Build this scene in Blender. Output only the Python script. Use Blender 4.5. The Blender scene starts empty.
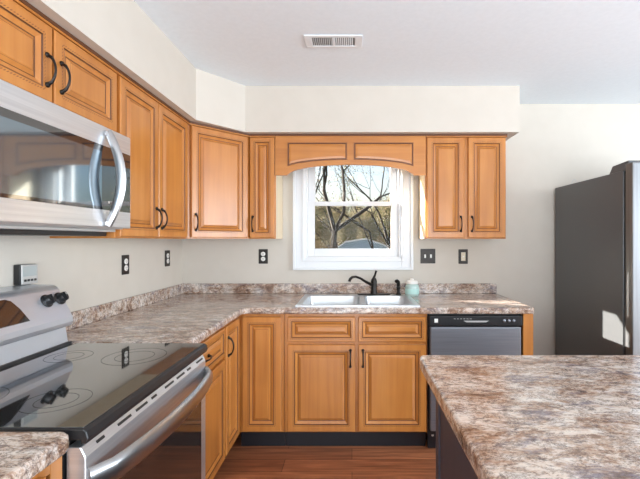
import bpy, math, random
from mathutils import Vector, Matrix
random.seed(7)
S = bpy.context.scene
COL = S.collection
# ------------------------------------------------------------------ camera
F = 390.0; CZ = 1.338
cam_d = bpy.data.cameras.new('camera'); cam = bpy.data.objects.new('camera', cam_d); COL.objects.link(cam)
cam.location = (0, 0, CZ); cam.rotation_euler = (math.pi/2, 0, 0)
cam_d.sensor_width = 36; cam_d.lens = F/640*36; cam_d.shift_x = -32/640; cam_d.shift_y = 0.0005
cam_d.clip_start = 0.02
S.camera = cam
# ------------------------------------------------------------------ light
w = bpy.data.worlds.new('sky'); S.world = w; w.use_nodes = True
nt = w.node_tree; bg = nt.nodes['Background']
sky = nt.nodes.new('ShaderNodeTexSky'); sky.sky_type = 'NISHITA'; sky.sun_disc = False
sky.sun_elevation = math.radians(21); sky.sun_rotation = math.radians(-66); sky.air_density = 1.0; sky.dust_density = 4.0
nt.links.new(sky.outputs[0], bg.inputs[0]); bg.inputs[1].default_value = 0.19
def lamp(name, kind, loc, direction, energy, color=(1, 1, 1), **kw):
    l = bpy.data.lights.new(name, kind); l.energy = energy; l.color = color
    for k, v in kw.items(): setattr(l, k, v)
    o = bpy.data.objects.new(name, l); COL.objects.link(o); o.location = loc
    o.rotation_euler = Vector(direction).to_track_quat('-Z', 'Y').to_euler()
    return o
lamp('sun', 'SUN', (-6, 8, 8), (1, -.49, -.43), 12.0, (1, .95, .88), angle=math.radians(.6))
lamp('rear_fill', 'AREA', (0.7, -3.55, 1.05), (0, 1, 0), 112, (.80, .90, 1), shape='RECTANGLE', size=3.3, size_y=1.7)  # added fill lamp behind the camera, set in a made-up wall opening
lamp('ceiling_fill', 'AREA', (1.3, -1.5, .06), (0, 0.12, 1.0), 58, (.80, .92, 1), shape='RECTANGLE', size=3.6, size_y=2.2)  # unseen lamp added at floor level, aimed up to brighten the ceiling
lamp('side_fill', 'AREA', (4.05, 0.5, 1.40), (-1, 0.0, -0.05), 96, (.80, .90, 1), shape='RECTANGLE', size=2.6, size_y=1.5)  # added fill from an invented right-hand opening, lifts the left cabinets
S.view_settings.view_transform = 'Standard'; S.view_settings.look = 'None'
S.view_settings.gamma = 1; S.view_settings.use_curve_mapping = False
S.view_settings.exposure = 0.90

# ------------------------------------------------------------------ materials
def mat(name, color=(.8, .8, .8), rough=.5, metal=0, **kw):
    m = bpy.data.materials.new(name); m.use_nodes = True
    b = m.node_tree.nodes['Principled BSDF']
    b.inputs['Base Color'].default_value = (*color, 1); b.inputs['Roughness'].default_value = rough
    b.inputs['Metallic'].default_value = metal
    for k, v in kw.items(): b.inputs[k.replace('_', ' ')].default_value = v
    return m
def nodes(m): return m.node_tree.nodes, m.node_tree.links, m.node_tree.nodes['Principled BSDF']
def ramp(N, stops):
    r = N.new('ShaderNodeValToRGB'); e = r.color_ramp.elements
    while len(e) < len(stops): e.new(.5)
    for el, (p, c) in zip(e, stops): el.position = p; el.color = (*c, 1)
    return r
def noise_mat(name, c1, c2, scale=(5, 5, 5), rough=.5, detail=3, bump=0, metal=0, dist=0, **kw):
    m = mat(name, c1, rough, metal, **kw); N, L, B = nodes(m)
    tc = N.new('ShaderNodeTexCoord'); mp = N.new('ShaderNodeMapping'); mp.inputs['Scale'].default_value = scale
    n = N.new('ShaderNodeTexNoise'); n.inputs['Scale'].default_value = 1; n.inputs['Detail'].default_value = detail
    n.inputs['Distortion'].default_value = dist
    L.new(tc.outputs['Object'], mp.inputs[0]); L.new(mp.outputs[0], n.inputs[0])
    r = ramp(N, [(.3, c1), (.7, c2)]); L.new(n.outputs[0], r.inputs[0]); L.new(r.outputs[0], B.inputs['Base Color'])
    if bump:
        bp = N.new('ShaderNodeBump'); bp.inputs['Strength'].default_value = bump; bp.inputs['Distance'].default_value = .002
        L.new(n.outputs[0], bp.inputs['Height']); L.new(bp.outputs[0], B.inputs['Normal'])
    return m
def wood(name, dark, mid, light, axis='z', rough=.33):
    m = mat(name, mid, rough, Coat_Weight=.25, Coat_Roughness=.2); N, L, B = nodes(m)
    tc = N.new('ShaderNodeTexCoord'); oi = N.new('ShaderNodeObjectInfo')
    ad = N.new('ShaderNodeVectorMath'); ad.operation = 'ADD'
    ml = N.new('ShaderNodeMath'); ml.operation = 'MULTIPLY'; ml.inputs[1].default_value = 23
    L.new(oi.outputs['Random'], ml.inputs[0]); L.new(tc.outputs['Object'], ad.inputs[0]); L.new(ml.outputs[0], ad.inputs[1])
    mp = N.new('ShaderNodeMapping'); mp.inputs['Scale'].default_value = (26, 26, 1.6) if axis == 'z' else (1.6, 26, 26)
    L.new(ad.outputs[0], mp.inputs[0])
    n = N.new('ShaderNodeTexNoise'); n.inputs['Scale'].default_value = 1; n.inputs['Detail'].default_value = 5; n.inputs['Distortion'].default_value = .4
    L.new(mp.outputs[0], n.inputs[0])
    r = ramp(N, [(.25, dark), (.5, mid), (.78, light)]); L.new(n.outputs[0], r.inputs[0])
    n2 = N.new('ShaderNodeTexNoise'); n2.inputs['Scale'].default_value = 5; n2.inputs['Detail'].default_value = 1; L.new(ad.outputs[0], n2.inputs[0])
    mx = N.new('ShaderNodeMix'); mx.data_type = 'RGBA'; mx.blend_type = 'MULTIPLY'; mx.inputs['Factor'].default_value = .3
    r2 = ramp(N, [(.35, (.72, .66, .6)), (.6, (1, 1, 1))]); L.new(n2.outputs[0], r2.inputs[0])
    L.new(r.outputs[0], mx.inputs[6]); L.new(r2.outputs[0], mx.inputs[7]); L.new(mx.outputs[2], B.inputs['Base Color'])
    return m
M = {}
M['wood'] = wood('honey_maple', (.47, .168, .033), (.54, .205, .042), (.60, .25, .056))
M['woodh'] = wood('honey_maple_across', (.47, .168, .033), (.54, .205, .042), (.60, .25, .056), 'x')
M['glaze'] = mat('dark_glaze', (.115, .04, .014), .5)
M['groove'] = mat('glazed_moulding', (.25, .09, .028), .42)
M['cream'] = noise_mat('pale_veneer', (.74, .62, .44), (.80, .69, .51), (20, 20, 1.5), .5)
M['bronze'] = mat('oil_rubbed_bronze', (.022, .018, .016), .35, .6)
M['steel'] = noise_mat('brushed_steel', (.64, .65, .67), (.74, .75, .77), (4, 2, 160), .34, 2, 0, .8)
M['steelv'] = noise_mat('brushed_steel_upright', (.20, .205, .21), (.26, .265, .27), (140, 140, 3), .5, 2, 0, 1.0)
M['panelsteel'] = mat('satin_steel_panel', (.66, .69, .74), .32, .75)
M['dwsteel'] = noise_mat('grey_steel_front', (.25, .26, .29), (.30, .31, .34), (3, 3, 160), .42, 2, 0, .75)
M['handle_steel'] = mat('handle_steel', (.48, .48, .48), .28, 1)
M['frside'] = noise_mat('fridge_side_paint', (.10, .104, .106), (.115, .118, .12), (300, 300, 300), .33, 2, .15)
M['sink'] = mat('sink_steel', (.62, .63, .64), .34, .9)
M['blackglass'] = mat('black_glass', (.012, .012, .014), .04, 0, Coat_Weight=1.0, Coat_Roughness=.02, IOR=1.8)
M['cookglass'] = mat('cooktop_glass', (.02, .019, .018), .05, 0, Coat_Weight=1.0, Coat_Roughness=.03, IOR=2.2)
M['ovenglass'] = mat('oven_glass', (.035, .022, .018), .06, 0, Coat_Weight=.6)
M['mwglass'] = mat('microwave_window', (.20, .26, .31), .07, .8, Coat_Weight=1.0)
M['ring'] = mat('burner_print', (.035, .035, .035), .12)
M['black'] = mat('black_plastic', (.015, .015, .016), .35)
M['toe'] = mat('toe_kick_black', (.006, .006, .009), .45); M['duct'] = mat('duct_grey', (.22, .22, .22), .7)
M['dark'] = mat('dark_inside', (.03, .03, .03), .7)
M['white'] = mat('white_paint', (.77, .78, .79), .35)
M['plasticwhite'] = mat('white_plastic', (.85, .83, .78), .4)
M['almond'] = mat('almond_plastic', (.74, .66, .50), .4)
M['wall'] = noise_mat('wall_paint', (.63, .575, .50), (.65, .595, .52), (9, 9, 9), .75, 3, .05)
M['ceil'] = noise_mat('ceiling_paint', (.80, .85, .89), (.83, .88, .92), (40, 40, 40), .85, 3, .12)
M['outletplate'] = mat('dark_bronze_plate', (.03, .024, .02), .4, .5)
M['lcd'] = mat('lcd_grey', (.42, .45, .44), .25)
M['silver'] = mat('silver_plastic', (.55, .54, .52), .35, .3)
M['island'] = noise_mat('island_charcoal_paint', (.055, .052, .07), (.07, .062, .08), (60, 60, 2), .5)
M['soapjar'] = mat('pale_green_glass', (.62, .80, .74), .12, 0, Transmission_Weight=.25)
M['label_g'] = mat('green_label', (.45, .68, .62), .5)
M['bark'] = noise_mat('bark', (.03, .024, .018), (.075, .06, .045), (14, 14, 4), .9, 4, .5)
M['leafa'] = mat('leaf_olive', (.30, .27, .10), .6); M['leafb'] = mat('leaf_tan', (.50, .40, .25), .7); M['leafc'] = mat('leaf_green', (.13, .16, .05), .6)
M['ground'] = noise_mat('winter_grass', (.04, .038, .018), (.07, .06, .03), (.6, .6, .6), .95, 5)
M['shed'] = noise_mat('shed_blue_grey', (.36, .45, .52), (.40, .49, .56), (12, 12, .4), .7)
M['shedtrim'] = mat('shed_trim', (.85, .84, .82), .6)
def glass_mat():
    m = bpy.data.materials.new('window_glass'); m.use_nodes = True; N = m.node_tree.nodes; L = m.node_tree.links
    N.remove(N['Principled BSDF']); t = N.new('ShaderNodeBsdfTransparent'); g = N.new('ShaderNodeBsdfGlossy'); g.inputs['Roughness'].default_value = .02
    x = N.new('ShaderNodeMixShader'); x.inputs[0].default_value = .003
    L.new(t.outputs[0], x.inputs[1]); L.new(g.outputs[0], x.inputs[2]); L.new(x.outputs[0], N['Material Output'].inputs[0]); return m
M['glass'] = glass_mat()
def laminate():
    m = mat('stone_laminate', (.6, .5, .45), .16, Coat_Weight=.3, Coat_Roughness=.12); N, L, B = nodes(m)
    tc = N.new('ShaderNodeTexCoord')
    mp = N.new('ShaderNodeMapping'); mp.inputs['Rotation'].default_value = (0, 0, .45); mp.inputs['Scale'].default_value = (1.0, 1.9, 1.6)
    L.new(tc.outputs['Object'], mp.inputs[0])
    def nz(scale, detail, dist, rough=.6, off=0):
        n = N.new('ShaderNodeTexNoise'); n.inputs['Scale'].default_value = scale; n.inputs['Detail'].default_value = detail
        n.inputs['Roughness'].default_value = rough; n.inputs['Distortion'].default_value = dist
        if off:
            a = N.new('ShaderNodeVectorMath'); a.operation = 'ADD'; a.inputs[1].default_value = (off, off*.7, off*.3)
            L.new(mp.outputs[0], a.inputs[0]); L.new(a.outputs[0], n.inputs[0])
        else: L.new(mp.outputs[0], n.inputs[0])
        return n.outputs[0]
    def mul(x, y, f):
        k = N.new('ShaderNodeMix'); k.data_type = 'RGBA'; k.blend_type = 'MULTIPLY'; k.inputs['Factor'].default_value = f
        L.new(x, k.inputs[6]); L.new(y, k.inputs[7]); return k.outputs[2]
    def over(x, col, fac, amt):
        k = N.new('ShaderNodeMix'); k.data_type = 'RGBA'; h = N.new('ShaderNodeMath'); h.operation = 'MULTIPLY'; h.inputs[1].default_value = amt
        L.new(fac, h.inputs[0]); L.new(h.outputs[0], k.inputs[0]); L.new(x, k.inputs[6]); k.inputs[7].default_value = (*col, 1); return k.outputs[2]
    def gate(src, lo, hi):
        r = ramp(N, [(lo, (0, 0, 0)), (hi, (1, 1, 1))]); L.new(src, r.inputs[0]); return r.outputs[0]
    def vein(src, wd):
        r = ramp(N, [(.5-wd, (0, 0, 0)), (.5, (1, 1, 1)), (.5+wd, (0, 0, 0))]); L.new(src, r.inputs[0]); return r.outputs[0]
    a = ramp(N, [(.32, (.20, .12, .085)), (.43, (.46, .32, .24)), (.50, (.68, .58, .51)), (.59, (.76, .70, .65)), (.70, (.40, .28, .21))])
    L.new(nz(8, 12, .3, .82), a.inputs[0]); o = a.outputs[0]
    o = over(o, (.25, .22, .27), gate(nz(5.5, 10, .35, .78, 7.3), .53, .63), .8)
    o = over(o, (.82, .79, .76), gate(nz(6, 10, .3, .78, 13.7), .55, .63), .6)
    o = over(o, (.40, .25, .16), gate(nz(8, 10, .3, .8, 21.7), .54, .64), .65)
    o = over(o, (.11, .07, .06), vein(nz(11, 12, .4, .78, 31.7), .026), .7)
    o = over(o, (.16, .12, .12), gate(nz(30, 9, .5, .85, 3.1), .52, .61), .8)
    g = N.new('ShaderNodeGamma'); g.inputs[1].default_value = 1.45; L.new(o, g.inputs[0])
    v = N.new('ShaderNodeVectorMath'); v.operation = 'MULTIPLY'; v.inputs[1].default_value = (1.12, 1.13, 1.12); L.new(g.outputs[0], v.inputs[0])
    L.new(v.outputs[0], B.inputs['Base Color']); return m
M['lam'] = laminate()
def floor_mat():
    m = mat('red_brown_planks', (.2, .07, .03), .33); N, L, B = nodes(m)
    tc = N.new('ShaderNodeTexCoord'); br = N.new('ShaderNodeTexBrick'); L.new(tc.outputs['Object'], br.inputs[0])
    br.inputs['Scale'].default_value = 1; br.inputs['Brick Width'].default_value = 1.1; br.inputs['Row Height'].default_value = .125
    br.inputs['Mortar Size'].default_value = .0015; br.inputs['Color1'].default_value = (.42, .16, .07, 1); br.inputs['Color2'].default_value = (.27, .095, .042, 1)
    br.inputs['Mortar'].default_value = (.05, .02, .01, 1); br.offset = .37
    mp = N.new('ShaderNodeMapping'); mp.inputs['Scale'].default_value = (3, 45, 3); L.new(tc.outputs['Object'], mp.inputs[0])
    n = N.new('ShaderNodeTexNoise'); n.inputs['Scale'].default_value = 1; n.inputs['Detail'].default_value = 6; n.inputs['Distortion'].default_value = .6
    L.new(mp.outputs[0], n.inputs[0]); r = ramp(N, [(.3, (.45, .4, .4)), (.65, (1.25, 1.2, 1.2))]); L.new(n.outputs[0], r.inputs[0])
    k = N.new('ShaderNodeMix'); k.data_type = 'RGBA'; k.blend_type = 'MULTIPLY'; k.inputs['Factor'].default_value = .8
    L.new(br.outputs[0], k.inputs[6]); L.new(r.outputs[0], k.inputs[7]); L.new(k.outputs[2], B.inputs['Base Color']); return m
M['floor'] = floor_mat()

# ------------------------------------------------------------------ mesh builder
class MB:
    def __init__(s): s.v = []; s.f = []; s.m = []; s.mats = []; s.T = None; s.sm = []
    def mi(s, k):
        if k not in s.mats: s.mats.append(k)
        return s.mats.index(k)
    def V(s, pts):
        i = len(s.v)
        for p in pts: s.v.append(tuple(s.T @ Vector(p)) if s.T else tuple(p))
        return i
    def face(s, idx, m, smooth=False): s.f.append(tuple(idx)); s.m.append(s.mi(m)); s.sm.append(smooth)
    def box(s, x0, x1, y0, y1, z0, z1, m, fm=None):
        i = s.V([(x, y, z) for z in (z0, z1) for y in (y0, y1) for x in (x0, x1)])
        fs = {'-z': (0, 2, 3, 1), '+z': (4, 5, 7, 6), '-y': (0, 1, 5, 4), '+y': (2, 6, 7, 3), '-x': (0, 4, 6, 2), '+x': (1, 3, 7, 5)}
        for k, q in fs.items(): s.face([i+a for a in q], (fm or {}).get(k, m))
        return s
    def loft(s, rings, m, cap0=True, cap1=True, smooth=False, closed=True, mats=None):
        n = len(rings[0]); st = [s.V(r) for r in rings]
        for k in range(len(rings)-1):
            mm = mats[k] if mats else m
            for j in range(n if closed else n-1):
                j2 = (j+1) % n
                s.face([st[k]+j, st[k]+j2, st[k+1]+j2, st[k+1]+j], mm, smooth)
        if cap0: s.face([st[0]+j for j in reversed(range(n))], mats[0] if mats else m)
        if cap1: s.face([st[-1]+j for j in range(n)], mats[-1] if mats else m)
        return s
    def prism(s, poly, a0, a1, axis, m):   # poly in the two other axes
        def P(p, a): return {'x': (a, p[0], p[1]), 'y': (p[0], a, p[1]), 'z': (p[0], p[1], a)}[axis]
        return s.loft([[P(p, a0) for p in poly], [P(p, a1) for p in poly]], m)
    def tube(s, pts, r, m, n=10, ref=(0, 0, 1), aspect=1.0):
        pts = [Vector(p) for p in pts]; R = r if isinstance(r, (list, tuple)) else [r]*len(pts); rings = []
        for k, p in enumerate(pts):
            t = (pts[min(k+1, len(pts)-1)] - pts[max(k-1, 0)]).normalized(); u = Vector(ref); u = u - t*u.dot(t)
            if u.length < 1e-3: u = Vector((1, .3, 0)); u = u - t*u.dot(t)
            u.normalize(); q = t.cross(u)
            rings.append([p + (q*math.cos(2*math.pi*j/n) + u*aspect*math.sin(2*math.pi*j/n))*R[k] for j in range(n)])
        return s.loft(rings, m, smooth=True)
    def lathe(s, prof, c, axis, m, n=24, mats=None):
        q = Vector(axis).normalized().to_track_quat('Z', 'Y'); c = Vector(c)
        return s.loft([[c + q @ Vector((r*math.cos(2*math.pi*j/n), r*math.sin(2*math.pi*j/n), h)) for j in range(n)] for r, h in prof], m, smooth=True, mats=mats)
    def build(s, name, parent=None, bevel=0, seg=2, angle=40):
        me = bpy.data.meshes.new(name); me.from_pydata(s.v, [], s.f)
        for k in s.mats: me.materials.append(M[k])
        for p, a, b in zip(me.polygons, s.m, s.sm): p.material_index = a; p.use_smooth = b
        me.update()
        import bmesh
        bm = bmesh.new(); bm.from_mesh(me); bmesh.ops.recalc_face_normals(bm, faces=bm.faces); bm.to_mesh(me); bm.free()
        if any(s.sm):
            try: me.set_sharp_from_angle(angle=math.radians(45))
            except Exception: pass
        o = bpy.data.objects.new(name, me); COL.objects.link(o)
        if parent: o.parent = parent
        if bevel:
            b = o.modifiers.new('b', 'BEVEL'); b.width = bevel; b.segments = seg; b.limit_method = 'ANGLE'; b.angle_limit = math.radians(angle)
            b.harden_normals = False
        return o
def tag(o, label=None, cat=None, group=None, kind=None):
    if label: o['label'] = label
    if cat: o['category'] = cat
    if group: o['group'] = group
    if kind: o['kind'] = kind
    return o
def empty(name, loc=(0, 0, 0), rz=0, **k):
    o = bpy.data.objects.new(name, None); COL.objects.link(o); o.location = loc; o.rotation_euler = (0, 0, rz); o.empty_display_size = .1
    return tag(o, **k)
def rr(x0, x1, y0, y1, r, z, k=5):
    out = []
    for cx, cy, a0 in ((x1-r, y1-r, 0), (x0+r, y1-r, 90), (x0+r, y0+r, 180), (x1-r, y0+r, 270)):
        for j in range(k+1):
            a = math.radians(a0+90*j/k); out.append((cx+r*math.cos(a), cy+r*math.sin(a), z))
    return out

# ------------------------------------------------------------------ setting
YW = 3.105; XL = -1.35; XR = 4.0; YR = -3.5; ZC = 2.42; ZG = -.9
def struct(o): o['kind'] = 'structure'; return o
struct(MB().box(XL-.12, XR+.12, YR-.12, YW+.12, -.1, 0, 'floor').build('floor'))
struct(MB().box(XL-.12, XR+.12, YR-.12, YW+.12, ZC, ZC+.1, 'ceil').build('ceiling'))
struct(MB().box(XL-.12, XL, YR-.12, YW, 0, ZC, 'wall').build('wall_left'))
wx0, wx1, wz0, wz1 = -.385, .40, 1.175, 2.03
b = MB()
b.box(XL-.12, wx0, YW, YW+.12, 0, ZC, 'wall'); b.box(wx1, XR+.12, YW, YW+.12, 0, ZC, 'wall')
b.box(wx0, wx1, YW, YW+.12, 0, wz0, 'wall'); b.box(wx0, wx1, YW, YW+.12, wz1, ZC, 'wall')
struct(b.build('wall_back'))
b = MB(); b.box(XR, XR+.12, YR-.12, -.9, 0, ZC, 'wall'); b.box(XR, XR+.12, 1.9, YW, 0, ZC, 'wall'); b.box(XR, XR+.12, -.9, 1.9, 0, .6, 'wall'); b.box(XR, XR+.12, -.9, 1.9, 2.2, ZC, 'wall')  # opening shaped so the added side fill reaches the left base cabinets
struct(b.build('wall_right'))
b = MB(); b.box(XL, -.8, YR-.12, YR, 0, ZC, 'wall'); b.box(2.6, XR, YR-.12, YR, 0, ZC, 'wall'); b.box(-.8, 2.6, YR-.12, YR, 2.3, ZC, 'wall'); b.box(-.8, 2.6, YR-.12, YR, 0, .2, 'wall')  # opening made for the added rear fill lamp
struct(b.build('wall_rear'))
# soffit over the upper cabinets, cut across the corner
ZS = 2.095; sd = .365
poly = [(XL, -1.0), (XL+sd, -1.0), (XL+sd, YW-.645), (XL+.60, YW-sd), (1.178, YW-sd), (1.178, YW), (XL, YW)]
struct(MB().prism(poly, ZS, ZC, 'z', 'wall').build('trim_1'))

# window
win = empty('window_1', (0, YW, 0)); struct(win)
def frame(b, x0, x1, z0, z1, t, y0, y1, m, tb=None, tt=None):
    tb = tb or t; tt = tt or t
    b.box(x0, x0+t, y0, y1, z0, z1, m); b.box(x1-t, x1, y0, y1, z0, z1, m)
    b.box(x0+t, x1-t, y0, y1, z0, z0+tb, m); b.box(x0+t, x1-t, y0, y1, z1-tt, z1, m)
b = MB(); frame(b, -.468, .484, 1.10, 2.085, .095, -.016, 0, 'white')
frame(b, -.468, .484, 1.10, 2.085, .022, -.030, -.016, 'white'); frame(b, -.395, .411, 1.165, 2.015, .016, -.024, -.016, 'white')
b.build('window_casing', win, .003)
b = MB(); frame(b, wx0, wx1, wz0, wz1, .03, 0.0, .115, 'white', .03); b.build('window_frame', win, .003)
b = MB(); frame(b, wx0+.03, wx1-.03, 1.205, 1.645, .055, .02, .055, 'white', .062, .034); lo = b.build('lower_sash', win, .004)
MB().box(wx0+.085, wx1-.085, .036, .040, 1.267, 1.611, 'glass').build('pane', lo)
b = MB(); frame(b, wx0+.03, wx1-.03, 1.615, 2.0, .057, .06, .095, 'white', .034, .04); up = b.build('upper_sash', win, .004)
MB().box(wx0+.087, wx1-.087, .076, .080, 1.649, 1.96, 'glass').build('pane', up)
MB().box(-.03, .05, -.004, .02, 1.62, 1.645, 'white').build('sash_lock', win, .004)

# ceiling vent
v = empty('ceiling_vent', (-.1, 2.12, ZC), label='white louvred air vent set in the ceiling above the window', cat='vent')
b = MB(); 
for a in ((-.155, .155, -.065, -.045), (-.155, .155, .045, .065), (-.155, -.115, -.045, .045), (.115, .155, -.045, .045), (-.008, .008, -.045, .045)): b.box(*a, -.008, -.0005, 'white')
b.build('frame', v, .002)
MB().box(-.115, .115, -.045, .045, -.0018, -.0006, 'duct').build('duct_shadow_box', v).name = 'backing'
for k in range(20):
    x = -.107+.0105*k + (.009 if k > 9 else 0)
    b = MB(); b.T = Matrix.Translation((x, 0, -.005)) @ Matrix.Rotation(.9 if k < 10 else -.6, 4, 'Y')
    b.box(-.0035, .0035, -.044, .044, -.0006, .0006, 'white'); b.build('slat', v)

# ------------------------------------------------------------------ cabinets
def raised(b, x0, x1, z0, z1, y, fr=.055, wm='wood', t=.02, rope=True):
    """raised panel door, front toward -y, back on plane y"""
    def ring(i, h): return [(x0+i, y-h, z0+i), (x1-i, y-h, z0+i), (x1-i, y-h, z1-i), (x0+i, y-h, z1-i)]
    k = min(1, min(x1-x0, z1-z0)*.5/(fr+.05)); k = min(k, 1)
    prof = [(0, 0), (0, t-.004), (.004, t), (fr-.004, t), (fr-.001, t-.004), (fr+.002, t-.003), (fr+.017, t-.011), (fr+.0205, t-.012), (fr+.033, t-.004), (fr+.0345, t-.004), (fr+.038, t-.002)]
    mats = [wm, wm, wm, 'glaze', 'groove', wm, 'glaze', wm, 'groove', wm, wm]
    prof = [(i*k if i > .004 else i, h) for i, h in prof]
    b.loft([ring(i, h) for i, h in prof], wm, mats=mats[:len(prof)-1])
    b.m[-1] = b.mi(wm)
    if rope:
        i = (fr-.011)*k
        for (a0, a1, c, hz) in ((x0+i, x1-i, z0+i, 1), (x0+i, x1-i, z1-i, 1), (z0+i, z1-i, x0+i, 0), (z0+i, z1-i, x1-i, 0)):
            n = max(2, int((a1-a0)/.011))
            for j in range(n):
                a = a0+(a1-a0)*(j+.5)/n; s = .0026; d = .0034
                p = [(a-s-d, -s), (a+s-d, -s), (a+s+d, s), (a-s+d, s)]
                pts = [(u, y-t-.0004, c+vv) if hz else (c+vv, y-t-.0004, u) for u, vv in p]
                q = b.V(pts); b.face([q, q+1, q+2, q+3], 'groove')
def pull(parent, x, z, y, vertical=True, L=.102):
    b = MB(); n = 13; pts = []; rad = []
    for k in range(n):
        s = -1+2*k/(n-1); out = .004+.026*(1-s*s)**.7 if abs(s) < 1 else .0
        a = s*L/2; pts.append((x, y-out, z+a) if vertical else (x+a, y-out, z))
        rad.append(.0046-.0008*(1-abs(s)) if abs(s) < .8 else .0060)
    b.tube(pts, rad, 'bronze', 8, ref=(1, 0, 0) if vertical else (0, 0, 1))
    for s in (-1, 1):
        c = (x, y, z+s*L/2) if vertical else (x+s*L/2, y, z)
        b.lathe([(.009, 0), (.009, .004), (.005, .008)], c, (0, -1, 0), 'bronze', 12)
    return b.build('handle', parent)
def carcass(b, W, D, z0, z1, lm='wood', rm='wood', top=True, toe=0, stiles=(), rails=(), edge=.035):
    t = .018; y0 = .02
    b.box(0, t, y0, D, z0, z1, 'wood', {'-x': lm}); b.box(W-t, W, y0, D, z0, z1, 'wood', {'+x': rm})
    b.box(t, W-t, y0, D, z0, z0+t, 'cream' if not toe else 'wood'); b.box(t, W-t, D-.01, D, z0+t, z1-(t if top else 0), 'cream')
    if top: b.box(t, W-t, y0, D, z1-t, z1, 'wood')
    b.box(0, edge, 0, y0, z0, z1, 'wood'); b.box(W-edge, W, 0, y0, z0, z1, 'wood')
    b.box(edge, W-edge, 0, y0, z0, z0+.035, 'wood'); b.box(edge, W-edge, 0, y0, z1-.035, z1, 'wood')
    for s in stiles: b.box(s-.02, s+.02, 0, y0, z0+.035, z1-.035, 'wood')
    for s in rails: b.box(edge, W-edge, .0005, y0, s-.015, s+.015, 'wood')
def cabinet(name, label, cat, loc, rz, W, D, z0, z1, fronts, trim=True, toe=False, group=None, **ck):
    r = empty(name, (loc[0], loc[1], 0), rz, label=label, cat=cat, group=group)
    b = MB(); carcass(b, W, D, z0, z1, top=not toe, toe=toe, **ck); b.build('cabinet_body', r, .0012, 1)
    for f in fronts:
        kind, x0, x1, a0, a1 = f[:5]
        b = MB(); raised(b, x0, x1, a0, a1, -.001, (.046 if x1-x0 > .2 else .040) if kind == 'door' else .028, 'wood' if kind == 'door' else 'woodh')
        o = b.build(kind, r)
        if len(f) > 5 and f[5]: pull(o, f[5][0], f[5][1], -.0215, f[5][2] == 'v')
    if trim and not toe:
        b = MB(); b.box(-.001, W+.001, -.026, 0, z1-.012, z1, 'glaze'); b.box(-.001, W+.001, -.022, 0, z1-.02, z1-.012, 'wood'); b.build('top_moulding', r)
    if toe: MB().box(0, W, .055, .07, 0.001, z0, 'toe').build('toe_kick', r)
    return r
UB = 1.345; UT = ZS-.001; XF = XL+.293; YF = YW-.293   # frame planes of the uppers
H90 = math.pi/2; dz = .012
# over microwave
cabinet('upper_cabinet', 'short two-door honey wood wall cabinet directly above the microwave', 'cabinet', (XF, .962, 0), H90, .772, .29, 1.80, UT,
        [('door', .012, .389, 1.81, UT-.022, (.362, 1.81+.105, 'v')), ('door', .399, .76, 1.81, UT-.022, (.428, 1.81+.105, 'v'))])
# tall pair on left wall
y0, y1 = 1.7365, YW-.612; W = y1-y0
cabinet('upper_cabinet', 'tall two-door honey wood wall cabinet on the left wall right of the microwave', 'cabinet', (XF, y0, 0), H90, W, .29, UB, UT,
        [('door', .010, .352, UB+.008, UT-.022, (.328, UB+.107, 'v')), ('door', .360, W-.03, UB+.008, UT-.022, (.386, UB+.107, 'v'))])
# corner cabinet
r = empty('corner_cabinet', (XL, YW, 0), 0, label='single-door honey wood cabinet set diagonally across the corner', cat='cabinet')
A = Vector((.293+.0, -.61)); B_ = Vector((.61, -.293))
b = MB(); poly = [(.003, -.003), (.003, -.61), (A.x, A.y), (B_.x, B_.y), (.61, -.003)]
b.prism(poly, UB, UT, 'z', 'wood'); b.build('cabinet_body', r, .0012, 1)
Ld = (B_-A).length
T = Matrix.Translation((A.x, A.y, 0)) @ Matrix.Rotation(math.pi/4, 4, 'Z')
b = MB(); raised(b, .022, Ld-.022, UB+.008, UT-.022, -.001, .046); o = b.build('door', r); o.matrix_local = T
pull(o, .05, UB+.107, -.0215)
b = MB(); b.box(.004, Ld-.004, -.026, 0, UT-.012, UT, 'glaze'); b.box(.004, Ld-.004, -.022, 0, UT-.02, UT-.012, 'wood'); o = b.build('top_moulding', r); o.matrix_local = T
# narrow back cabinet & right cabinet
cabinet('upper_cabinet', 'narrow single-door wall cabinet left of the window', 'cabinet', (-.738, YF, 0), 0, .187, .29, UB, UT,
        [('door', .006, .181, UB+.008, UT-.022, (.028, UB+.107, 'v'))], rm='cream')
cabinet('upper_cabinet', 'two-door honey wood wall cabinet right of the window above the switches', 'cabinet', (.529, YF, 0), 0, .58, .29, UB, UT,
        [('door', .008, .276, UB+.008, UT-.022, (.250, UB+.107, 'v')), ('door', .304, .572, UB+.008, UT-.022, (.330, UB+.107, 'v'))], lm='cream', stiles=(.29,))
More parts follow.
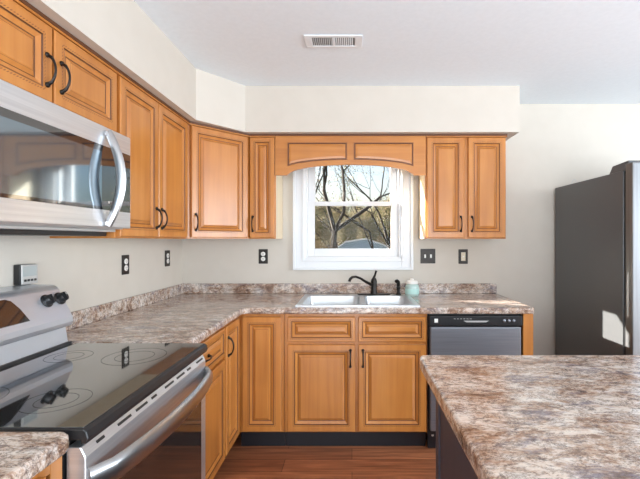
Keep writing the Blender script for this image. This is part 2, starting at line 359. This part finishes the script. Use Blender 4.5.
# valance
r = empty('arched_valance', (0, YF, 0), label='arched honey wood valance with two recessed panels spanning over the window', cat='valance')
x0, x1 = -.549, .527; n = 40; ab = 1.800; ap = 1.876
def arch(x, e=.09, base=ab, peak=ap):
    c = (x0+x1)/2; hw = (x1-x0)/2-e; s = (x-c)/hw
    return base if abs(s) >= 1 else base+(peak-base)*math.sqrt(1-abs(s)**2.1)
b = MB(); xs = [x0+(x1-x0)*k/n for k in range(n+1)]
lower = [(x, arch(x)) for x in xs]
b.loft([[(x, yy, z) for yy, z in ((-.02, zl), (-.02, UT), (0, UT), (0, zl))] for x, zl in lower], 'woodh', smooth=False)
b.build('board', r)
for (a, c) in ((-.462, -.035), (.013, .440)):
    b = MB(); m = 18
    def outline(i, h):
        xx = [a+i+(c-a-2*i)*k/m for k in range(m+1)]
        return [(x, -.02-h, min(arch(x, .05)+.035+i, 2.02-i-.005)) for x in xx] + [(x, -.02-h, 2.035-i) for x in reversed(xx)]
    b.loft([outline(0, .0), outline(0.001, .0035), outline(.006, .0035), outline(.008, .0008), outline(.012, .0008), outline(.026, .004)], 'woodh',
           cap0=False, mats=['glaze', 'groove', 'glaze', 'glaze', 'woodh'])
    b.build('raised_panel', r)
b = MB(); b.box(x0, x1, -.026, 0, UT-.012, UT, 'glaze'); b.build('top_moulding', r)

# base cabinets
BT = .873; BB = .118; YB = YW-.63; XB = XL+.63   # frame planes
dA, dB = BB+.012, .677; gA, gB = .695, .852
cabinet('base_cabinet', 'narrow tall-panel base cabinet in the corner left of the sink cabinet', 'cabinet', (-.7185, YB, 0), 0, .2885, .6, BB, BT,
        [('door', .0265, .2705, dA, gB)], toe=True)
cabinet('sink_cabinet', 'wide honey wood base cabinet with two doors and two false drawers under the sink', 'cabinet', (-.428, YB, 0), 0, .905, .6, BB, BT,
        [('drawer_front', .022, .447, gA, gB), ('drawer_front', .468, .893, gA, gB),
         ('door', .022, .447, dA, dB, (.418, dB-.085, 'v')), ('door', .468, .893, dA, dB, (.497, dB-.085, 'v'))], toe=True, stiles=(.457,), rails=(.686,))
r = cabinet('base_cabinet', 'single-door base cabinet on the left run nearest the inside corner', 'cabinet', (XB, 2.168, 0), H90, .304, .6, BB, BT,
        [('door', .006, .262, dA, gB, (.035, .735, 'v'))], toe=True)
cabinet('base_cabinet', 'base cabinet with a drawer over a door just right of the stove', 'cabinet', (XB, 1.625, 0), H90, .54, .6, BB, BT,
        [('drawer', .05, .525, gA, gB, (.22, .775, 'h')), ('door', .05, .525, dA, dB)], toe=True, rails=(.686,))
cabinet('base_cabinet', 'base cabinet left of the stove at the lower left picture edge', 'cabinet', (-.645, .10, 0), H90, .769, .66, BB, BT,
        [('drawer', .02, .70, gA, gB), ('door', .02, .355, dA, dB), ('door', .365, .70, dA, dB)], toe=True, rails=(.686,))

# countertops
CT = .914; CB = .874
def slab(b, xs, ys, keep, z0, z1, m):
    nx, ny = len(xs)-1, len(ys)-1; idx = {}
    def g(i, j, z):
        if (i, j, z) not in idx: idx[(i, j, z)] = b.V([(xs[i], ys[j], (z0, z1)[z])])
        return idx[(i, j, z)]
    K = lambda i, j: 0 <= i < nx and 0 <= j < ny and keep(i, j)
    for i in range(nx):
        for j in range(ny):
            if not K(i, j): continue
            b.face([g(i, j, 1), g(i+1, j, 1), g(i+1, j+1, 1), g(i, j+1, 1)], m); b.face([g(i, j, 0), g(i, j+1, 0), g(i+1, j+1, 0), g(i+1, j, 0)], m)
            for di, dj, e in ((-1, 0, ((i, j), (i, j+1))), (1, 0, ((i+1, j+1), (i+1, j))), (0, -1, ((i+1, j), (i, j))), (0, 1, ((i, j+1), (i+1, j+1)))):
                if not K(i+di, j+dj): b.face([g(*e[0], 0), g(*e[0], 1), g(*e[1], 1), g(*e[1], 0)], m)
sx0, sx1, sy0, sy1 = -.36, .432, 2.475, 3.0
top = empty('countertop', (XL, YW, 0), label='L-shaped mottled brown and grey stone-look countertop along both walls', cat='countertop')
b = MB(); T0 = Matrix.Translation((-XL, -YW, 0)); b.T = T0
xs = [XL+.001, XL+.672, sx0+.02, sx1-.02, 1.118, 1.148]; ys = [1.612, 2.430, 2.46, sy0+.02, sy1-.02, YW-.001]
# 45 degree clip at the inside corner and right front corner handled by small extra faces
slab(b, xs, ys, lambda i, j: (i == 0) or (j >= 1 and not (i == 2 and j == 3) and not (i == 4 and j == 1)), CB, CT, 'lam')
b.build('worktop', top, .011, 3)
b = MB(); b.T = T0
b.prism([(XL+.673, 2.402), (XL+.673, 2.4295), (XL+.700, 2.4295)], CB+.006, CT-.0005, 'z', 'lam'); b.build('corner_piece', top)
b = MB(); b.T = T0; b.prism([(1.106, 2.461), (1.118, 2.4305), (1.130, 2.434), (1.142, 2.445), (1.1475, 2.461)], CB+.004, CT-.0005, 'z', 'lam'); b.build('rounded_end', top)
b = MB(); b.T = T0; b.box(XL+.021, 1.146, YW-.021, YW-.001, CT, CT+.078, 'lam'); b.build('backsplash', top, .004)
b = MB(); b.T = T0; b.box(XL+.001, XL+.021, 1.612, YW-.001, CT, CT+.078, 'lam'); b.build('backsplash', top, .004)
top2 = empty('countertop', (XL, .5, 0), label='short mottled countertop left of the stove with a rounded corner', cat='countertop')
b = MB(); b.T = Matrix.Translation((-XL, -.5, 0)); R_ = .034
poly = [(XL+.001, .10), (-.615, .10), (-.615, .871-R_)] + [(-.615-R_+R_*math.cos(a), .871-R_+R_*math.sin(a)) for a in (math.pi/8, math.pi/4, 3*math.pi/8)] + [(-.615-R_, .871), (XL+.001, .871)]
b.prism(poly, CB, CT, 'z', 'lam'); b.build('worktop', top2, .011, 3, 60)

# island
isl = empty('kitchen_island', (.9, .8, 0), label='kitchen island with a mottled stone-look top and dark charcoal base in the right foreground', cat='kitchen island')
b = MB(); b.T = Matrix.Translation((-.9, -.8, 0))
R_ = .022; X0, Y1 = .2445, 1.440; cut = .018
poly = [(X0, .05), (1.62, .05), (1.62, Y1), (X0+cut, Y1), (X0+.006, Y1-.008), (X0, Y1-.03)]
b.prism(poly, CB-.004, CT, 'z', 'lam'); b.build('worktop', isl, .008, 3)
b = MB(); b.T = Matrix.Translation((-.9, -.8, 0)); b.box(.305, 1.57, .10, 1.395, .0, CB-.0045, 'island')
b.box(.299, .305, .10, .16, .0, CB-.005, 'island'); b.box(.299, .305, 1.35, 1.395, .0, CB-.005, 'island'); b.build('island_base', isl, .002)

# ------------------------------------------------------------------ sink
sk = empty('kitchen_sink', (0, 0, CT), label='double-bowl stainless drop-in sink in the countertop under the window', cat='sink')
L1 = (sx0+.035, .055, sy0+.035, sy1-.085); L2 = (.090, sx1-.035, sy0+.035, sy1-.085); mid = .0725
b = MB()
for (X0_, X1_, hole) in ((sx0, mid, L1), (mid, sx1, L2)):
    o1 = rr(X0_, X1_, sy0, sy1, .0008, .0005); o2 = rr(X0_, X1_, sy0, sy1, .0008, .007)
    i1 = rr(hole[0]-.006, hole[1]+.006, hole[2]-.006, hole[3]+.006, .055, .007); i2 = rr(*hole, .05, .003)
    b.loft([o1, o2, i1, i2], 'sink', cap0=False, cap1=False)
b.build('rim', sk)
for h in (L1, L2):
    b = MB(); r0 = rr(*h, .05, .003); g = .012
    b.loft([r0, rr(h[0]+.004, h[1]-.004, h[2]+.004, h[3]-.004, .05, -.02), rr(h[0]+g, h[1]-g, h[2]+g, h[3]-g, .05, -.14), rr(h[0]+.025, h[1]-.025, h[2]+.025, h[3]-.025, .05, -.165),
            rr(h[0]+.05, h[1]-.05, h[2]+.05, h[3]-.05, .04, -.170)], 'sink', cap0=False, smooth=True)
    bw = b.build('bowl', sk)
    b = MB(); b.lathe([(.045, -.1698), (.045, -.166), (.030, -.168), (.001, -.168)], ((h[0]+h[1])/2, (h[2]+h[3])/2, 0), (0, 0, 1), 'handle_steel'); b.build('drain', bw)
# faucet
fx, fy, fz = .166, 2.955, CT+.0075
fa = empty('faucet', (fx, fy, fz), label='dark bronze single-lever kitchen faucet behind the sink', cat='faucet')
b = MB(); b.loft([rr(-.125, .125, -.028, .028, .027, 0), rr(-.125, .125, -.028, .028, .027, .004), rr(-.118, .118, -.022, .022, .021, .009)], 'bronze', smooth=True); b.build('base_plate', fa)
b = MB(); b.lathe([(.027, .009), (.026, .02), (.022, .03), (.022, .085), (.024, .10), (.020, .118), (.012, .13), (.008, .135)], (0, 0, 0), (0, 0, 1), 'bronze'); b.build('faucet_body', fa)
b = MB(); b.tube([(0, 0, .07), (-.03, -.03, .085), (-.07, -.07, .11), (-.105, -.10, .135), (-.14, -.13, .15), (-.165, -.155, .148), (-.18, -.17, .135), (-.185, -.175, .12)],
     [.014, .012, .010, .009, .009, .0095, .0105, .011], 'bronze', 12); b.build('spout', fa)
b = MB(); b.tube([(0, 0, .13), (.008, -.002, .15), (.014, -.004, .17), (.018, -.006, .182)], [.010, .008, .0075, .009], 'bronze', 10); b.build('lever', fa)
sp = empty('side_sprayer', (.352, 2.955, fz), label='dark bronze side sprayer standing right of the faucet', cat='sprayer')
b = MB(); b.lathe([(.020, 0), (.019, .008), (.012, .016), (.012, .04), (.015, .05), (.016, .06)], (0, 0, 0), (0, 0, 1), 'bronze', 16); b.build('holder', sp)
b = MB(); b.tube([(0, 0, .061), (0, 0, .08), (-.004, -.006, .098), (-.014, -.018, .106), (-.022, -.026, .104)], [.0125, .014, .015, .015, .013], 'bronze', 12); b.build('spray_head', sp)
# soap jar
sj = empty('soap_jar', (.455, 2.955, CT+.0006), label='pale green glass jar with a white top on the counter beside the sprayer', cat='jar'); sj.scale = (1.12, 1.12, 1.15)
b = MB(); b.lathe([(.040, 0), (.046, .006), (.047, .055), (.043, .070), (.034, .078)], (0, 0, 0), (0, 0, 1), 'soapjar'); b.build('jar', sj)
b = MB(); b.lathe([(.0474, .015), (.0478, .018), (.0478, .045), (.0474, .048)], (0, 0, 0), (0, 0, 1), 'label_g'); b.build('label_band', sj)
b = MB(); b.lathe([(.037, .0785), (.038, .082), (.038, .094), (.034, .099), (.014, .101), (.012, .112), (.003, .115)], (0, 0, 0), (0, 0, 1), 'plasticwhite'); b.build('lid', sj)

# ------------------------------------------------------------------ dishwasher
dw = empty('dishwasher', (.777, YB, 0), label='grey steel dishwasher with a black control strip between sink cabinet and end panel', cat='dishwasher')
b = MB(); b.box(-.290, .290, .02, .58, .10, .868, 'dark'); b.build('tub', dw)
MB().box(-.297, .297, .005, .02, .10, .868, 'black').build('door_surround', dw)
b = MB(); b.prism([(-.285, .135), (.285, .135), (.285, .790), (-.285, .790)], -.028, .004, 'y', 'dwsteel'); b.build('door', dw, .006)
b = MB(); b.box(-.292, .292, -.034, .004, .798, .862, 'black'); cp = b.build('control_panel', dw, .005)
b = MB(); b.T = Matrix.Translation((-.25, -.0345, .832)); b.box(-.011, .011, -.0006, .0002, -.012, .012, 'plasticwhite'); tag(b.build('sticker', cp), 'white square sticker')
b = MB(); b.prism([(-.08, .832), (.08, .832), (.06, .822), (-.06, .822)], -.0362, -.0342, 'y', 'silver'); b.build('latch_pocket', cp)
for x in (.175, .205, .235): b = MB(); b.lathe([(.009, 0), (.009, .004), (.006, .006)], (x, -.0342, .832), (0, -1, 0), 'dwsteel', 14); b.build('button', cp)
for k in range(6): MB().box(-.14+.02*k, -.128+.02*k, -.0352, -.0342, .842, .845, 'silver').build('indicator', cp)
b = MB(); b.box(-.29, .29, .03, .045, 0.001, .099, 'toe'); b.build('kick_plate', dw)
for s in (-.26, .26): b = MB(); b.lathe([(.006, 0), (.009, .002), (.004, .004)], (s, .0298, .085), (0, -1, 0), 'silver', 10); b.build('screw', dw)
ep = empty('end_panel', (1.11, YB, 0), label='honey wood end panel closing the counter run right of the dishwasher', cat='panel')
b = MB(); b.box(-.032, .032, -.02, 0, .001, BT, 'wood'); b.box(.012, .032, 0, .62, .001, BT, 'wood'); b.build('panel', ep, .002)

# ------------------------------------------------------------------ wall plates
def plate(loc, rz, w, kind, label, cat, group=None):
    r = empty('outlet' if kind == 'outlet' else 'light_switch', loc, rz, label=label, cat=cat, group=group)
    b = MB(); b.box(-w/2, w/2, -.006, -.0003, -.058, .058, 'outletplate'); pl = b.build('cover_plate', r, .003)
    if kind == 'outlet':
        for s in (-1, 1):
            b = MB(); b.lathe([(.0175, 0), (.0175, .003), (.016, .004)], (0, -.006, s*.0195), (0, -1, 0), 'plasticwhite', 16); q = b.build('receptacle', r)
            b = MB()
            for x in (-.006, .006): b.box(x-.0012, x+.0012, -.0106, -.0100, s*.0195-.002, s*.0195+.006, 'dark')
            b.lathe([(.0022, 0), (.0022, .0006)], (0, -.0100, s*.0195-.008), (0, -1, 0), 'dark', 8); b.build('slots', q)
    elif kind == 'toggle2':
        for x in (-.023, .023):
            b = MB(); b.box(x-.0065, x+.0065, -.0075, -.006, -.014, .014, 'plasticwhite'); b.prism([(-.007, -.004), (-.020, -.001), (-.020, .006), (-.007, .006)], x-.0045, x+.0045, 'x', 'plasticwhite'); b.build('toggle', r)
    else:
        b = MB(); b.box(-.017, .017, -.010, -.006, -.034, .034, 'almond'); q = b.build('rocker', r, .001)
        MB().box(-.006, .006, -.0125, -.010, -.006, .006, 'plasticwhite').build('button', q, .001)
    return r
plate((XL, 2.319, 1.190), H90, .073, 'outlet', 'dark outlet plate on the left wall nearer the stove', 'outlet')
plate((XL, 2.846, 1.203), H90, .073, 'outlet', 'dark outlet plate on the left wall nearer the corner', 'outlet')
plate((-.706, YW, 1.206), 0, .073, 'outlet', 'dark outlet plate on the back wall below the narrow cabinet', 'outlet')
plate((.604, YW, 1.208), 0, .118, 'toggle2', 'wide dark plate with two white toggle switches right of the window', 'light switch')
plate((.884, YW, 1.205), 0, .074, 'rocker', 'dark plate with a single tall almond rocker below the right cabinet', 'light switch')

# ------------------------------------------------------------------ range
ry0, ry1 = .876, 1.605; RX = -.597
rg = empty('stove', (-1.0, 1.224, 0), label='stainless electric stove with a black glass cooktop on the left wall', cat='stove')
TR = Matrix.Translation((1.0, -1.224, -.009))
def rb(): b = MB(); b.T = TR; return b
rb().box(XL+.004, -.650, ry0+.003, ry1-.003, .05, .895, 'black').build('stove_body', rg, .003)
b = rb(); b.prism([(XL+.004, .896), (RX-.012, .896), (RX-.012, .888), (RX+.000, .888), (RX+.004, .900), (RX+.000, .915), (RX-.008, .921), (XL+.004, .921)], ry0, ry1, 'y', 'black'); b.build('cooktop_frame', rg, .002)
b = rb(); b.box(-1.158, RX-.010, ry0+.006, ry1-.006, .9212, .9235, 'cookglass'); ck = b.build('cooktop_glass', rg, .001)
for (x, y, r_) in ((-1.03, 1.42, .075), (-.79, 1.42, .105), (-1.03, 1.03, .095), (-.78, 1.03, .08)):
    for rad in (r_, r_*.62):
        b = rb(); n = 48
        b.loft([[(x+q*math.cos(2*math.pi*j/n), y+q*math.sin(2*math.pi*j/n), .9238) for j in range(n)] for q in (rad, rad-.002)], 'ring', cap0=False, cap1=False); b.build('burner_ring', ck)
b = rb(); b.prism([(XL+.006, .9215), (-1.16, .9215), (-1.162, .930), (-1.172, .992), (XL+.006, .992)], ry0+.01, ry1-.008, 'y', 'panelsteel'); b.build('riser', rg, .002)
b = rb(); b.box(-1.160, -1.150, ry0+.004, ry1-.004, .9236, .932, 'black'); b.build('rear_trim', rg)
prof = [(XL+.004, .9925), (-1.165, .9925), (-1.150, 1.000), (-1.145, 1.015), (-1.147, 1.035), (-1.203, 1.145), (-1.212, 1.156), (-1.228, 1.163), (XL+.004, 1.165)]
b = rb(); b.prism(prof, ry0, ry1, 'y', 'panelsteel'); cpn = b.build('control_panel', rg, .006, 3, 25)
nrm = Vector((.110, 0, .056)).normalized(); up_ = Vector((-.056, 0, .110)).normalized()
def onp(y, z): t = (z-1.035)/.110; return Vector((-1.147-.056*t, y, z))
for y in (1.512, 1.580, .905, .970):
    b = rb(); c = onp(y, 1.109); b.lathe([(.026, .0005), (.026, .004), (.020, .007), (.0185, .024), (.016, .027)], c, nrm, 'black', 20); k = b.build('knob', cpn)
    b = rb(); e1 = Vector((0, 1, 0))*.004; e2 = up_*.018
    b.loft([[c+nrm*h-e1-e2*f, c+nrm*h+e1-e2*f, c+nrm*h+e1+e2*f, c+nrm*h-e1+e2*f] for h, f in ((.026, 1), (.033, .85))], 'black'); b.loft([[c+nrm*h+Vector((0, s1*.001, 0))+up_*v1 for s1, v1 in ((-1, .004), (1, .004), (1, .014), (-1, .014))] for h in (.033, .0336)], 'silver'); b.build('grip', k)
b = rb(); q = []
for h, g in ((.0005, 0), (.003, .001)):
    q.append([onp(y, z)+nrm*h for y, z in ((1.05+g, 1.055+g), (1.400-g, 1.055+g), (1.385-g, 1.10), (1.365-g, 1.132-g), (1.345, 1.140-g), (1.07+g, 1.140-g), (1.05+g, 1.12))])
b.loft(q, 'blackglass'); b.build('display', cpn)
# oven door
dx0 = -.645; dx1 = RX-.004
b = rb(); b.prism([(dx0, .14), (dx1-.006, .14), (dx1, .15), (dx1, .855), (dx1-.012, .878), (dx0, .878)], ry0+.004, ry1-.004, 'y', 'steel'); od = b.build('oven_door', rg, .002)
b = rb(); b.loft([[(dx1+h, y, z) for y, z in ((ry0+.075+g, .30+g), (ry1-.055-g, .30+g), (ry1-.055-g, .77-g), (ry0+.075+g, .77-g))] for h, g in ((.0005, 0), (.003, .002))], 'ovenglass'); b.build('window', od)
for k in range(8):
    a = ry0+.05+k*.085; b = rb(); b.T = TR @ Matrix.Translation((dx1-.006, 0, .8665)) @ Matrix.Rotation(math.atan2(.012, .023)*-1, 4, 'Y')
    b.box(-.0005, .0018, a, a+((.062 if k % 3 else .03)*.95), -.0035, .0035, 'black'); b.build('vent_slot', od)
b = rb(); n = 17; pts = []; rad = []
for k in range(n):
    s = -1+2*k/(n-1); pts.append((dx1+.012+.050*(1-s*s)**.6 if abs(s) < 1 else dx1+.004, (ry0+ry1)/2+s*.358, .800)); rad.append(.014)
b.tube(pts, rad, 'handle_steel', 12, ref=(0, 0, 1), aspect=2.2); b.build('handle', od)
b = rb(); b.box(dx0, dx1, ry0+.004, ry1-.004, .015, .133, 'steel'); b.build('storage_drawer', rg, .004)
for yy in (ry0+.05, ry1-.05):
    for xx in (-1.28, -.70): b = rb(); b.lathe([(.018, 0), (.018, .006), (.010, .012), (.010, .045)], (xx, yy, .0092), (0, 0, 1), 'black', 12); b.build('foot', rg)

# kitchen timer standing on top of the stove's control panel
tm = empty('kitchen_timer', (-1.332, 1.592, 1.1565), label='small silver digital timer with a black case above the stove control panel', cat='timer')
b = MB(); b.box(-.016, .012, -.040, .040, 0, .082, 'black'); b.build('case', tm, .003)
b = MB(); b.box(.0125, .018, -.039, .040, .001, .081, 'silver'); fc = b.build('face', tm, .002)
MB().box(.0182, .0192, -.032, .032, .034, .074, 'lcd').build('screen', fc)
for k in range(4): MB().box(.0182, .0205, -.030+.0165*k, -.019+.0165*k, .013, .022, 'dark').build('button', fc, .001)

# ------------------------------------------------------------------ microwave
MX = -.985; my0, my1 = .9745, 1.7355; mz0, mz1 = 1.384, 1.790
mw = empty('microwave', (-1.17, 1.355, mz0), label='stainless over-the-range microwave with a black glass front and bowed handle', cat='microwave')
TM = Matrix.Translation((1.17, -1.355, -mz0))
def mb(): b = MB(); b.T = TM; return b
mb().box(XL+.003, MX-.032, my0+.002, my1-.002, mz0, mz1, 'steel').build('case', mw, .003)
b = mb(); b.box(XL+.003, MX-.10, my0+.01, my1-.01, mz0-.030, mz0, 'black'); b.box(XL+.003, MX-.06, my0+.01, my1-.01, mz0-.012, mz0, 'silver'); b.build('underside', mw, .004)
b = mb(); b.box(MX-.031, MX, my0, my1, mz0+.004, mz1, 'steel'); dr = b.build('door', mw, .004)
b = mb(); b.loft([[(MX+h, y, z) for y, z in ((my0+.03+g, mz0+.073+g), (my1-.006-g, mz0+.073+g), (my1-.006-g, mz1-.078-g), (my0+.03+g, mz1-.078-g))] for h, g in ((.0004, 0), (.002, .001))], 'blackglass'); b.build('glass_front', dr)
b = mb(); pts = [(1.53, mz0+.085), (1.03, mz0+.085), (1.03, mz1-.105), (1.53, mz1-.105)]
b.loft([[(MX+.0022+h, y, z) for y, z in pts] for h in (0, .0012)], 'mwglass'); b.build('window', dr)
b = mb(); n = 19; pts = []; rad = []
for k in range(n):
    s = -1+2*k/(n-1); pts.append((MX+.008+.050*(1-abs(s)**2.0), 1.56+.006*(1-s*s), (mz0+mz1)/2-.004+s*.188)); rad.append(.016+.004*(1-s*s))
b.tube(pts, rad, 'handle_steel', 12, ref=(0, 1, 0), aspect=.55)
# turned so the wide side faces the room
b.build('handle', dr)
for s in (-1, 1): b = mb(); b.box(MX+.0022, MX+.014, 1.548, 1.574, (mz0+mz1)/2-.004+s*.180-.010, (mz0+mz1)/2-.004+s*.180+.010, 'handle_steel'); b.build('handle_mount', dr, .003)

# ------------------------------------------------------------------ fridge
fr = empty('refrigerator', (2.06, 2.7, 0), label='tall dark grey refrigerator with steel doors against the back wall at right', cat='refrigerator')
TF = Matrix.Translation((-2.06, -2.7, 0))
def fb(): b = MB(); b.T = TF; return b
FX0, FX1, FYF = 1.602, 2.512, 2.305
fb().box(FX0, FX1, FYF, 3.075, .03, 1.747, 'frside').build('cabinet_body', fr, .004)
fb().box(FX0+.008, FX1-.008, FYF-.016, FYF-.0005, .06, 1.74, 'dark').build('door_gasket', fr)
for (a, c, hx) in ((FX0, 2.02, 1.965), (2.03, FX1, 2.085)):
    b = fb(); b.box(a, c, FYF-.078, FYF-.017, .05, 1.785, 'steelv'); d = b.build('door', fr, .008, 3)
    b = fb(); b.tube([(hx, FYF-.08, .75), (hx, FYF-.125, .80), (hx, FYF-.13, 1.2), (hx, FYF-.125, 1.6), (hx, FYF-.08, 1.65)], .012, 'handle_steel', 10, ref=(1, 0, 0)); b.build('handle', d)
for a in (FX0+.004, FX1-.094):
    b = fb(); b.prism([(FYF-.04, 1.786), (FYF-.04, 1.80), (FYF+.10, 1.79), (FYF+.13, 1.7475), (FYF-.015, 1.7475), (FYF-.015, 1.786)], a, a+.09, 'x', 'frside'); b.build('hinge_cover', fr, .002)
for xx in (FX0+.06, FX1-.06):
    for yy in (FYF+.06, 3.0): b = fb(); b.lathe([(.02, 0), (.02, .029)], (xx, yy, 0), (0, 0, 1), 'black', 12); b.build('foot', fr)
b = MB(); b.tube([(-.02, 0, .003), (-.012, 0, .02), (0, 0, .034), (.012, 0, .03), (.010, 0, .015), (.0, 0, .010), (.015, 0, .003), (.03, .01, .003)], .002, 'silver', 6, ref=(0, 1, 0))
o = b.build('wire_loop'); o.location = (1.63, 2.86, 1.7482); tag(o, 'small curl of wire lying on top of the refrigerator', 'wire')

# ------------------------------------------------------------------ outdoors
g = struct(MB().box(-60, 60, 3.3, 90, ZG-.2, ZG, 'ground').build('ground'))
g['label'] = 'winter lawn outside'
sh = empty('garden_shed', (.5, 20, ZG), label='blue-grey garden shed with a barn-shaped roof seen through the lower window pane', cat='shed')
G = [(-1.37, ZG+.0), (-1.37, .87), (-.80, 1.27), (.22, 1.42), (1.15, 1.10), (1.42, .87), (1.42, ZG+.0)]
b = MB(); b.prism([(x, z-ZG) for x, z in G], 0, 2.8, 'y', 'shed'); b.build('shed_body', sh)
b = MB(); R2 = [(x*1.03, z-ZG) for x, z in G[1:6]]
b.loft([[(x, y, z) for (x, z) in R2] + [(x*.985, y, z-.07) for (x, z) in reversed(R2)] for y in (-.1, 2.9)], 'shedtrim'); b.build('roof', sh)
MB().box(-.45, .45, -.04, -.001, .05, 1.7, 'shedtrim').build('shed_door', sh)

def grow(b, p, d, L, r, depth, tips, spread=.55):
    n = 4; pts = [p]; rad = [r]
    for k in range(n):
        d = (d + Vector((random.gauss(0, .16), random.gauss(0, .16), random.gauss(.02, .10)))).normalized()
        p = p + d*L/n; pts.append(p); rad.append(r*(1-.42*(k+1)/n))
    b.tube(pts, rad, 'bark', 6 if depth > 2 else 4)
    if depth == 0: tips.extend(pts[1:]); return
    if depth < 3: tips.extend(pts[2:])
    for k in range(random.choice((3, 3, 4) if spread < .41 else (2, 3, 3))):
        q = pts[random.choice((2, 3, 4, 4))]
        nd = (d + Vector((random.gauss(0, spread), random.gauss(0, spread), random.gauss(.05, spread*.6)))).normalized()
        grow(b, q, nd, L*random.uniform(.62, .85), rad[-1]*random.uniform(.6, .85), depth-1, tips, spread)
def leaves(tips, per, size, spreadr, keys):
    b = MB()
    for t in tips:
        for k in range(per):
            c = t + Vector((random.gauss(0, spreadr), random.gauss(0, spreadr), random.gauss(0, spreadr)))
            u = Vector((random.gauss(0, 1), random.gauss(0, 1), random.gauss(0, 1))).normalized(); v2 = u.cross(Vector((random.gauss(0, 1), random.gauss(0, 1), 1))).normalized()
            s = size*random.uniform(.6, 1.3); q = b.V([c-u*s, c-v2*s*.5, c+u*s, c+v2*s*.5]); b.face([q, q+1, q+2, q+3], random.choice(keys))
    return b
def tree(loc, h, r, depth, per, size, sp, keys, label, spread=.55, lean=(0, 0), group=None):
    t = empty('tree', loc, 0, label=label, cat='tree', group=group); b = MB(); tips = []
    grow(b, Vector((0, 0, 0)), Vector((lean[0], lean[1], 1)).normalized(), h, r, depth, tips, spread); b.build('trunk', t)
    if per: leaves(tips, per, size, sp, keys).build('foliage', t)
    return t
random.seed(21)
tree((-.62, 8.5, ZG), 2.5, .11, 7, 2, .032, .16, ['leafa', 'leafc', 'leafb'], 'large dark-trunked tree with forking bare branches left of the shed', .50, (.03, 0))
tree((.75, 12.0, ZG), 2.5, .055, 6, 1, .03, .16, ['leafa', 'leafb', 'leafc'], 'slender many-branched tree standing between the large tree and the shed', .38, (.05, 0))
tree((-.25, 17.2, ZG), 2.8, .06, 6, 1, .035, .18, ['leafb', 'leafa'], 'slender twiggy tree close to the left side of the shed', .38)
tree((-1.15, 14.5, ZG), 2.9, .10, 6, 1, .03, .16, ['leafa', 'leafb'], 'slimmer tree at the left edge of the window view', .40)
tree((2.3, 15.5, ZG), 3.0, .10, 6, 1, .03, .16, ['leafa', 'leafb'], 'bare branching tree leaning in from the right side of the window view', .42, (-.32, 0))
random.seed(5)
protos = [tree((-4+k*3, 30, ZG), 1.75, .09, 5, 8, .06, .30, ['leafa', 'leafb', 'leafc', 'leafb', 'bark'], 'dense brown and olive woodland tree beyond the shed', .31, group='woodland trees beyond the shed') for k in range(2)]
k = 0
for row, (yy, xs_) in enumerate(((26.5, (-5.4, -2.9, -.4, 2.1, 4.6)), (31.5, (-6.4, -3.9, -1.5, .9, 3.3, 5.8)), (37, (-7, -4.3, -1.8, .7, 3.2, 5.7)))):
    for x in xs_:
        src = protos[k % 2]; k += 1
        if k <= 2: o = src
        else:
            o = src.copy(); COL.objects.link(o)
            for ch in src.children: c = ch.copy(); COL.objects.link(c); c.parent = o
        o.location = (x+random.uniform(-.3, .3), yy+random.uniform(-.5, .5), ZG); o.rotation_euler = (0, 0, random.uniform(0, 6)); s = random.uniform(.85, 1.0)*(1.08+.16*row); o.scale = (s*.52, s*.52, s*.9)
